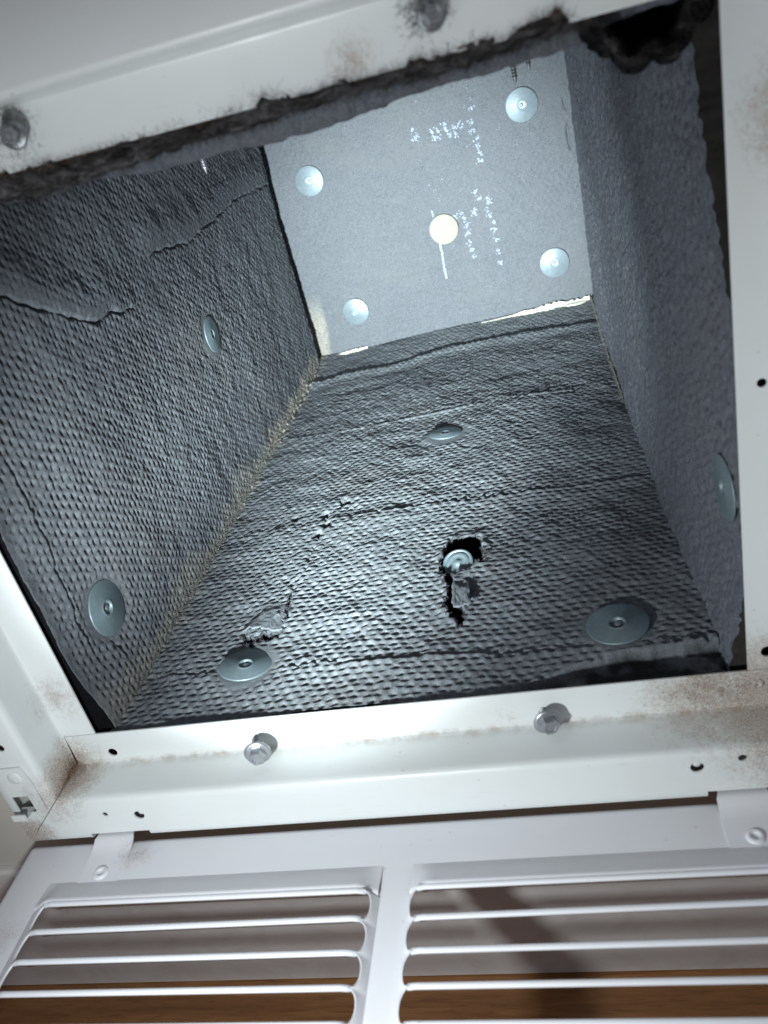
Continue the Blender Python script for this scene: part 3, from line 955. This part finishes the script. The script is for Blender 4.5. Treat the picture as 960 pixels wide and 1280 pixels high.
frame = empty('register_frame', (0, 0, 0))
tag(frame, 'white painted metal register frame, dusty at its corners, round the duct opening', 'frame')
rails = {}
for s in ('bottom', 'top', 'left', 'right'):
    rails[s] = bm_obj('rail', rail(s), M['frame'], frame)
CUT = {
    'bottom': ([(0.0050, 0, -0.0150, 0.0029, 0.004), (0.0045, -0.028, -0.0350, 0.0016, 0.004), (0.0252, -0.028, -0.0375, 0.0031, 0.004), (0.3290, -0.028, -0.0325, 0.0033, 0.004), (0.3500, -0.028, -0.0285, 0.0021, 0.004)],
               [(-0.0110, 0.0265, -0.040, -0.0225, -0.060, -0.0500), (0.3330, 0.3640, -0.040, -0.0225, -0.060, -0.0494)]),
    'left': ([(-0.0365, -0.028, 0.0215, 0.0026, 0.004)], [(-0.0480, -0.0372, -0.040, -0.022, -0.0290, -0.0160)]),
    'right': ([(0.3695, 0, 0.0110, 0.0032, 0.004), (0.3700, -0.028 + 0.028, 0.15, 0.0020, 0.004)], []),
}
for s, (cy, bxs) in CUT.items():
    bool_cut(rails[s], cutter_obj(cy, bxs))
for s in rails:
    soften(rails[s])

# rivets, studs and the little catch of the frame
bm = bmesh.new()
lathe(bm, [(0, 0.0001), (0.0009, 0.0002), (0.0011, 0.0006), (0.0018, 0.0009), (0.0026, 0.0006), (0.0029, 0.0), (0.0029, -0.001), (0, -0.001)], 28)
bmesh.ops.recalc_face_normals(bm, faces=bm.faces)
rivet_me = bpy.data.meshes.new('rivet'); bm.to_mesh(rivet_me); bm.free(); rivet_me.materials.append(M['frame']); rivet_me.shade_smooth()
for (x, y, z, s) in ((-0.0110, -0.0002, -0.0110, 0.95), (0.3645, -0.0002, -0.0085, 1.0), (-0.0110, -0.0002, H + 0.0110, 1.0), (0.3700, -0.0002, H + 0.0110, 1.0)):
    o = new_obj('rivet', rivet_me, frame)
    o.location = (x, y, z); o.rotation_euler = (math.radians(90), 0, 0); o.scale = (s, s, s)
bm = bmesh.new()
lathe(bm, [(0, 0.0006), (0.0030, 0.0005), (0.0042, 0.0001), (0.0044, -0.0006), (0, -0.0006)], 28)
o = bm_obj('stud', bm, M['frame'], frame, True)
o.location = (-0.0375, -0.0297, -0.0005); o.rotation_euler = (math.radians(90), 0, 0)
bm = bmesh.new()
pts = [(-0.0450, 0.0070), (-0.0310, 0.0070), (-0.0290, -0.0040), (-0.0290, -0.0270), (-0.0335, -0.0290), (-0.0350, -0.0100), (-0.0450, -0.0100)]
a = [bm.verts.new((x, -0.0288, z)) for x, z in pts]; b = [bm.verts.new((x, -0.0297, z)) for x, z in pts]
bm.faces.new(a); bm.faces.new(b[::-1])
for k in range(len(pts)): bm.faces.new((a[k], b[k], b[(k + 1) % len(pts)], a[(k + 1) % len(pts)]))
bm_obj('catch_plate', bm, M['frame'], frame)
bm = bmesh.new()
box(bm, -0.0500, -0.0410, -0.0330, -0.0240, -0.0300, -0.0291)
box(bm, -0.0500, -0.0410, -0.0339, -0.0331, -0.0300, -0.0255)
bm_obj('catch_tab', bm, M['frame'], frame)
# screw tips behind the two large flange holes
for (x, z) in ((0.0256, -0.0372), (0.3288, -0.0322)):
    bm = bmesh.new()
    lathe(bm, [(0, 0.0004), (0.0016, 0.0003), (0.0024, -0.0006), (0.0026, -0.006), (0, -0.006)], 16)
    o = bm_obj('stud', bm, M['frame'], frame, True)
    o.location = (x + 0.0004, -0.0268, z + 0.0004); o.rotation_euler = (math.radians(90), 0, 0)


# ------------------------------------------------------------------ hex washer-head screws in the frame
def screw(loc, label, out, dusty=False, spin=0.0):
    e = empty('hex_screw', loc)
    e.rotation_euler = (math.radians(90), 0, spin)
    e.scale = (1.18, 1.18, 1.12)
    mt = M['zinc']
    bm = bmesh.new()
    lathe(bm, [(0, 0.0), (0.0058, 0.0), (0.0064, 0.0005), (0.0064, 0.0011), (0.0052, 0.0017), (0, 0.0018)], 36)
    bm_obj('flange', bm, mt, e, True).location = (0, 0, out)
    bm = bmesh.new()
    R6 = 0.0041
    rings = []
    for (r, z) in ((R6, 0.0012), (R6, 0.0050), (R6 * 0.90, 0.0058)):
        rings.append([bm.verts.new((r * math.cos(math.pi / 3 * k), r * math.sin(math.pi / 3 * k), z)) for k in range(6)])
    inner = [bm.verts.new((R6 * 0.66 * math.cos(math.pi / 3 * k), R6 * 0.66 * math.sin(math.pi / 3 * k), 0.0058)) for k in range(6)]
    low = [bm.verts.new((R6 * 0.55 * math.cos(math.pi / 3 * k), R6 * 0.55 * math.sin(math.pi / 3 * k), 0.0052)) for k in range(6)]
    rings += [inner, low]
    for a, b in zip(rings[:-1], rings[1:]):
        for k in range(6): bm.faces.new((a[k], a[(k + 1) % 6], b[(k + 1) % 6], b[k]))
    bm.faces.new(low); bm.faces.new(rings[0][::-1])
    bm_obj('hex_head', bm, mt, e).location = (0, 0, out)
    # threaded shank
    bm = bmesh.new()
    prof = [(0, out + 0.0005), (0.0019, out + 0.0004)]
    z = out
    while z > -0.010:
        prof += [(0.0017, z - 0.0003), (0.0024, z - 0.0007), (0.0017, z - 0.0011)]
        z -= 0.0014
    prof += [(0, -0.014)]
    lathe(bm, prof, 20)
    bm_obj('shank', bm, mt, e)
    tag(e, label, 'screw', 'hex head screws through the frame lip')
    return e


screw((0.0985, 0, -0.0135), 'loose hex head screw on the left of the lower frame lip', 0.0105, spin=0.2)
screw((0.2585, 0, -0.0135), 'hex head screw on the right of the lower frame lip, a faint brown patch beside it', 0.0066, spin=0.25)
s3 = screw((0.1010, 0, H + 0.0125), 'blurred hex screw at the left end of the upper frame lip', 0.0050, spin=0.1)
s4 = screw((0.2640, 0, H + 0.0135), 'dusty hex screw in the upper frame lip above the far mat', 0.0050, spin=0.4)


for e_ in (s3, s4):
    e_.scale = (0.84, 0.84, 0.9)


# ---- pointed screw ends poking down through the top mat
def screw_tip(x, y, z0, z1, label, r=0.0015):
    bm = bmesh.new()
    prof = [(0, 0.02), (r * 0.75, 0.02)]
    z = 0.018
    L = z0 - z1
    while z > -L + 0.0035:
        prof += [(r * 0.72, z), (r, z - 0.0005), (r * 0.72, z - 0.0009)]
        z -= 0.0014
    prof += [(r * 0.7, -L + 0.003), (0, -L)]
    lathe(bm, prof, 16)
    o = bm_obj('screw_tip', bm, M['zinc'])
    o.location = (x, y, z0)
    tag(o, label, 'screw', 'screw points coming down through the top mat')


screw_tip(0.1276, 0.12, 0.284, 0.2695, 'lone screw point hanging from the top mat on the left', 0.0018)
screw_tip(0.2918, 0.12, 0.284, 0.2740, 'longer of two screw points above the upper right washer')
screw_tip(0.2990, 0.12, 0.284, 0.2775, 'shorter of two screw points above the upper right washer', 0.0013)

# ------------------------------------------------------------------ louvred door, swung down level
ZP = -0.0556
PX0, PX1, PY0, PY1 = -0.0545, 0.4145, -0.4250, -0.0284
door = empty('louvred_door', (0.18, PY1, ZP))
tag(door, 'white louvred metal grille door swung down below the opening', 'grille door')
DI = Matrix.Translation(-Vector(door.location))


def dobj(name, bm, mat=None, smooth=False):
    bmesh.ops.transform(bm, matrix=DI, verts=bm.verts)
    return bm_obj(name, bm, mat or M['door'], door, smooth)


LX = [(-0.0260, 0.1685), (0.1845, 0.3790)]
YF, PITCH, NB = -0.0752, 0.0163, 20
YR = -0.0575                      # far border of the louvre field
YN = YF - PITCH * NB - 0.006
bm = bmesh.new()
box(bm, PX0, PX1, PY0, PY1, ZP - 0.014, ZP)
bmesh.ops.bevel(bm, geom=[e for e in bm.edges if all(v.co.z > ZP - 1e-6 for v in e.verts)] + [e for e in bm.edges if abs(e.verts[0].co.z - e.verts[1].co.z) > 0.01], offset=0.0045, segments=5, affect='EDGES', profile=0.5)
bmesh.ops.delete(bm, geom=[f for f in bm.faces if all(v.co.z < ZP - 0.0139 for v in f.verts)], context='FACES')
plate = bm_obj('door_plate', bm, M['door'])
sd = plate.modifiers.new('t', 'SOLIDIFY'); sd.thickness = 0.0009; sd.offset = -1
dg = bpy.context.evaluated_depsgraph_get()
plate.data = bpy.data.meshes.new_from_object(plate.evaluated_get(dg)); plate.modifiers.clear()
bool_cut(plate, cutter_obj([], [(a, b, YN, YR, ZP - 0.008, ZP + 0.004) for a, b in LX]))
plate.data.transform(DI)
plate.parent = door
soften(plate)

ZB = ZP + 0.0078                  # height of the louvre edges above the plate
for gi, (xa, xb) in enumerate(LX):
    # pressed rim round the louvres: far slope and the two scalloped ends
    bm = bmesh.new()
    nx = 60
    prev = None
    for i in range(nx + 1):
        f = i / nx
        x = xa + (xb - xa) * f
        e = min(f, 1 - f) * (xb - xa)
        tpr = float(sstep(np.array(e / 0.010)))
        col = []
        for k in range(7):
            g = k / 6
            y = YR + 0.0006 + (YF - YR + 0.0004) * g
            z = ZP + 0.0001 + (ZB - ZP) * g ** 0.9 * (0.25 + 0.75 * tpr)
            col.append(bm.verts.new((x, y, z)))
        col.append(bm.verts.new((x, YF + 0.0006, ZP + (ZB - ZP) * (0.25 + 0.75 * tpr) - 0.0012)))
        if prev:
            for k in range(7): bm.faces.new((prev[k], col[k], col[k + 1], prev[k + 1]))
        prev = col
    dobj('rim', bm, smooth=True)
    for side in (0, 1):
        bm = bmesh.new()
        prev = None
        ny = NB * 16
        for i in range(ny + 1):
            y = YF - PITCH * NB * i / ny
            u = ((i % 16) / 16 - 0.5) * 2
            sc = 0.0042 * math.sqrt(max(0, 1 - abs(u) ** 2.2))
            col = []
            for k in range(6):
                g = k / 5
                reach = ((0.0115, 0.0072), (0.0066, 0.0115))[gi][side] * g - sc * g
                z = ZP + 0.0001 + (ZB - ZP - 0.0006 - 0.0026 * (sc / 0.0042)) * g ** 0.9
                col.append(bm.verts.new(((xa - 0.0008 + reach) if side == 0 else (xb + 0.0008 - reach), y, z)))
            xlast = col[-1].co.x
            col.append(bm.verts.new((xlast, y, col[-1].co.z - 0.0010)))
            if prev:
                for k in range(6): bm.faces.new((prev[k], col[k], col[k + 1], prev[k + 1]))
            prev = col
        dobj('rim', bm, smooth=True)
    # louvre blade: rolled upper edge, blade leaning back under it
    prof = []
    for k in range(9):
        a = math.radians(-35 + 215 * k / 8)
        prof.append((-0.00150 * math.cos(a), 0.00125 * math.sin(a)))
    prof += [(0.0030, -0.0040), (0.0072, -0.0118), (0.0064, -0.0121), (0.0012, -0.0030)]
    bm = bmesh.new()
    prev = None
    ra, rb = [0.72 * r for r in ((0.0115, 0.0072), (0.0066, 0.0115))[gi]]
    xs = np.r_[np.linspace(ra, 0.022, 9), np.linspace(0.022, xb - xa - 0.022, 10)[1:-1], np.linspace(xb - xa - 0.022, xb - xa - rb, 9)]
    for x in xs:
        e = min(x - ra, xb - xa - rb - x)
        dz = -0.0016 * (1 - float(sstep(np.array(e / 0.006)))) ** 1.5
        dy = 0.0006 * (1 - float(sstep(np.array(e / 0.006))))
        ring = [bm.verts.new((x, py + dy, pz + dz)) for py, pz in prof]
        if prev:
            n = len(ring)
            for k in range(n): bm.faces.new((prev[k], prev[(k + 1) % n], ring[(k + 1) % n], ring[k]))
        else: bm.faces.new(ring[::-1])
        prev = ring
    bm.faces.new(prev)
    bmesh.ops.recalc_face_normals(bm, faces=bm.faces)
    me = bpy.data.meshes.new('louvre_blade'); bm.to_mesh(me); bm.free(); me.materials.append(M['door']); me.shade_smooth()
    for k in range(NB):
        o = new_obj('louvre_blade', me, door)
        o.location = Vector((xa, YF - PITCH * k, ZB - 0.0010)) - door.location
        o.rotation_euler = (rng.normal(0, 0.02), rng.normal(0, 0.0012), rng.normal(0, 0.0016))

# hinge straps
for (x0, x1) in ((-0.0085, 0.0165), (0.3365, 0.3620)):
    bm = bmesh.new()
    prof = [(-0.0235, -0.0520), (-0.0275, -0.0517), (-0.0310, -0.0523), (-0.0340, -0.0536), (-0.0375, -0.0547), (-0.0420, -0.0550), (-0.0600, -0.0551)]
    prev = None
    for k, (y, z) in enumerate(prof):
        w = 0.0012 if k < 2 else 0
        ring = [bm.verts.new((x0 + w, y, z)), bm.verts.new((x1 - w, y, z)), bm.verts.new((x1 - w, y, z - 0.0008)), bm.verts.new((x0 + w, y, z - 0.0008))]
        if prev:
            for i in range(4): bm.faces.new((prev[i], prev[(i + 1) % 4], ring[(i + 1) % 4], ring[i]))
        else: bm.faces.new(ring[::-1])
        prev = ring
    bm.faces.new(prev)
    st = dobj('hinge_strap', bm)
    soften(st, 30)
    bm = bmesh.new()
    lathe(bm, [(0, -0.0004), (0.0014, -0.0003), (0.0018, 0.0005), (0.0026, 0.0012), (0.0037, 0.0010), (0.0046, 0.0), (0.0046, -0.0004)], 28, (0.5 * (x0 + x1), -0.0520, -0.0550))
    bmesh.ops.transform(bm, matrix=DI, verts=bm.verts)
    o = bm_obj('rivet', bm, M['door'], st, True)
    bm = bmesh.new()
    lathe(bm, [(0, 0.0), (0.0013, 0.0), (0.0013, -0.0006)], 16, (0.5 * (x0 + x1), -0.0520, -0.05515))
    bmesh.ops.transform(bm, matrix=DI, verts=bm.verts)
    bm_obj('rivet_core', bm, M['raw_edge'], st, True)


# ------------------------------------------------------------------ dust
def fibres(name, centres, length, mat, seed, width=0.00010, drop=0.0, parent=None):
    """fine curled hairs, each a three-segment ribbon"""
    r = np.random.default_rng(seed)
    C = np.asarray(centres, float)
    n = len(C)
    d = r.normal(size=(n, 3)); d[:, 2] -= drop; d /= np.linalg.norm(d, axis=1)[:, None]
    s = r.normal(size=(n, 3)); s -= (s * d).sum(1)[:, None] * d; s /= np.linalg.norm(s, axis=1)[:, None]
    L = length * r.uniform(0.4, 1.3, n)[:, None]
    V = []
    bend = np.cross(d, s)
    for k in range(4):
        f = k / 3
        p = C + d * L * f + bend * L * 0.45 * f * f * np.sign(r.normal(size=n))[:, None]
        w = width * (1 - 0.7 * f)
        V += [p - s * w, p + s * w]
    V = np.stack(V, 1).reshape(-1, 3)
    base = (np.arange(n) * 8)[:, None]
    q = np.concatenate([base + np.array([[2 * k, 2 * k + 1, 2 * k + 3, 2 * k + 2]]) for k in range(3)], 0)
    return raw_obj(name, V, q, mat, parent, smooth=False)


# thick roll of lint along the upper lip
nx = 420
xs = np.linspace(0.020, 0.318, nx)
top = np.interp(xs, [0.02, 0.0884, 0.1061, 0.1148, 0.1275, 0.1485, 0.1642, 0.1690, 0.1715, 0.1915, 0.2052, 0.2072, 0.2103, 0.2229, 0.2306, 0.2344, 0.2522, 0.2812, 0.3063, 0.318],
                [0.2950, 0.2952, 0.2942, 0.2938, 0.2944, 0.2954, 0.2972, 0.2965, 0.2930, 0.2955, 0.2978, 0.2985, 0.2952, 0.2958, 0.2972, 0.2940, 0.2945, 0.2955, 0.2975, 0.2950])
bot = np.interp(xs, [0.02, 0.07, 0.10, 0.135, 0.16, 0.20, 0.25, 0.30, 0.318], [0.2850, 0.2850, 0.2845, 0.2855, 0.2872, 0.2890, 0.2900, 0.2908, 0.2915])
ring = []
for k in range(28):
    a = 2 * math.pi * k / 28
    s_ = np.full(nx, k * 0.0021)
    nz = 0.0014 * vnoise(xs, s_, 0.014, 701) + 0.0012 * vnoise(xs, s_, 0.005, 702) + 0.0009 * vnoise(xs, s_, 0.002, 703)
    end = np.minimum(1, np.minimum((xs - 0.019), (0.3185 - xs)) / 0.010)
    rz = (0.5 * (top - bot) + 0.0016 * vnoise(xs, xs * 0, 0.020, 705) + nz) * end
    ry = (0.0052 + 0.0026 * vnoise(xs, xs * 0, 0.028, 704) + nz) * end
    ring.append(np.stack([xs, 0.0042 + ry * math.cos(a), 0.5 * (top + bot) + rz * math.sin(a)], -1))
Gd = np.stack(ring, 1)
idx = np.arange(nx * 28).reshape(nx, 28)
q = np.stack([idx[:-1], idx[1:], np.roll(idx, -1, 1)[1:], np.roll(idx, -1, 1)[:-1]], -1).reshape(-1, 4)
lint = raw_obj('lint_roll', Gd.reshape(-1, 3), q, M['dust'], smooth=True)
tag(lint, 'matted grey lint hanging along the upper frame edge', 'dust', kind='stuff')
pick = rng.integers(0, nx * 28, 26000)
fibres('lint_fibre', Gd.reshape(-1, 3)[pick], 0.0042, M['dust'], 711, 0.00007, parent=lint)
fibres('lint_hair', Gd[rng.integers(0, nx, 420), rng.integers(0, 28, 420)], 0.010, M['dust'], 712, 0.00006, parent=lint)
fibres('lint_fluff', Gd[rng.integers(0, nx, 9000), rng.integers(5, 12, 9000)], 0.0030, M['dust_brown'], 713, 0.00006, parent=lint)

# frayed fibres round the rips in the bottom mat, loose ones along the left joint
c = np.repeat(EDGES['liner_mat'], 2, 0) + rng.normal(0, 0.0004, (len(EDGES['liner_mat']) * 2, 3))
fibres('frayed_fibre', c, 0.0019, M['fray'], 715, 0.00008, parent=mat_floor)
n = 5200
yy = 0.015 + 0.60 * rng.random(n) ** 0.8
c = np.stack([XL + 0.0005 + np.abs(rng.normal(0, 0.0022, n)) * np.where(rng.random(n) < 0.5, 1, 0.1), yy, ZF + 0.0008 + np.abs(rng.normal(0, 0.0055, n)) * np.where(rng.random(n) < 0.6, 1, 0.1)], -1)
c[:, 0] -= 0.0108 * sstep((0.115 - yy) / 0.105) * (0.2 + 0.8 * sstep(c[:, 2] / 0.045))
fibres('bare_fibre', c, 0.0024, M['fibre_pale'], 716, 0.00010, parent=mat_left)
bm = bmesh.new()
for k in range(64):
    y = 0.40 + 0.20 * rng.random() if k < 46 else 0.03 + 0.5 * rng.random()
    p = Vector((XL + 0.0015 + abs(rng.normal(0, 0.0025)), y, ZF + 0.001 + abs(rng.normal(0, 0.0018))))
    r1 = rng.uniform(0.0004, 0.0016) * (1.0 if k < 46 else 0.6)
    g = bmesh.ops.create_icosphere(bm, subdivisions=1, radius=r1, matrix=Matrix.Translation(p))
    for v in g['verts']:
        v.co = p + (v.co - p) * rng.uniform(0.45, 1.3)
tag(bm_obj('crumb', bm, M['crumb'], mat_left), kind='stuff')

# grime in the lower corners of the frame
def clump(centre, spread, n, length, seed, label, mat='dust_brown', flat=None):
    r = np.random.default_rng(seed)
    c = np.array(centre) + r.normal(size=(n, 3)) * np.array(spread)
    o = fibres('corner_fluff', c, length, M[mat], seed, 0.00011)
    tag(o, label, 'dust', kind='stuff')
    return o


def on_lip(cx, cz, sx, sz, n, seed, y=-0.0008):
    r = np.random.default_rng(seed)
    return np.stack([r.normal(cx, sx, n), np.full(n, y) - r.random(n) * 0.0005, np.minimum(r.normal(cz, sz, n), -0.0005)], -1)


r_ = np.random.default_rng(77)
n = 900
c = np.stack([-0.0235 + np.abs(r_.normal(0, 0.006, n)) * np.where(r_.random(n) < .5, 1, 0.12), -0.001 - np.abs(r_.normal(0, 0.010, n)), -0.0215 + np.abs(r_.normal(0, 0.005, n)) * np.where(r_.random(n) < .5, 1, .1)], -1)
c[:, 0] = np.clip(c[:, 0], -0.0222, 0.01)
tag(fibres('corner_fluff', c, 0.0022, M['dust_brown'], 721, 0.00009), 'brown fluff caught in the lower left corner of the frame', 'dust', kind='stuff')
c = on_lip(0.345, -0.010, 0.016, 0.006, 800, 723)
c[:, 0] = np.clip(c[:, 0], 0.29, 0.381)
tag(fibres('corner_fluff', c, 0.0018, M['dust_brown'], 724, 0.00009), 'brown fluff caught on the lower right corner of the frame', 'dust', kind='stuff')

# lint on the two upper screws
for k, s_ in enumerate((s3, s4)):
    r_ = np.random.default_rng(740 + k)
    L_ = np.array(s_.location)
    c = L_ + np.stack([r_.normal(0, 0.0040, 500), -0.003 - np.abs(r_.normal(0, 0.0040, 500)), r_.normal(0.002, 0.0040, 500)], -1)
    tag(fibres('screw_lint', c, 0.003, M['dust'], 745 + k, 0.00011), ['lint wrapped round the upper left screw', 'lint wrapped round the upper middle screw'][k], 'dust', kind='stuff')

# torn pocket in the upper right corner, closed and black to stand for shade
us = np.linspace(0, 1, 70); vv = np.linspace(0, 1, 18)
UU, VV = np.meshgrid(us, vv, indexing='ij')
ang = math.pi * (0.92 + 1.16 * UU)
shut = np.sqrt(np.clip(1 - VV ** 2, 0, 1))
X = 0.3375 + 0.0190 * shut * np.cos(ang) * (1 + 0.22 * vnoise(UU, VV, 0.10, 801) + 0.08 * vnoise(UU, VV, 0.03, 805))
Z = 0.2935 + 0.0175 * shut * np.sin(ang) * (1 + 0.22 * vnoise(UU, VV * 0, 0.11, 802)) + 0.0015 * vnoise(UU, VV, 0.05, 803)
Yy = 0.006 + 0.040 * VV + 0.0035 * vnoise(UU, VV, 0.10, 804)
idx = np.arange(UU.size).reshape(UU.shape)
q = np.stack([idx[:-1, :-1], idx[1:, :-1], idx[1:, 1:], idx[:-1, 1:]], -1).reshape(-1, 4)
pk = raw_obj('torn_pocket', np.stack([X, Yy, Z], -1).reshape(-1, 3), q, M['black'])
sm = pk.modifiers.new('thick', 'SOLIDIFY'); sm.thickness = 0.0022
tag(pk, 'curled scrap of liner closed off in black as the shaded hole in the upper right corner', 'liner scrap')
pick = rng.integers(0, 70, 7000) * 18 + rng.integers(0, 4, 7000)
fibres('scrap_fibre', np.stack([X, Yy, Z], -1).reshape(-1, 3)[pick], 0.0034, M['dust'], 811, 0.00007, parent=pk)
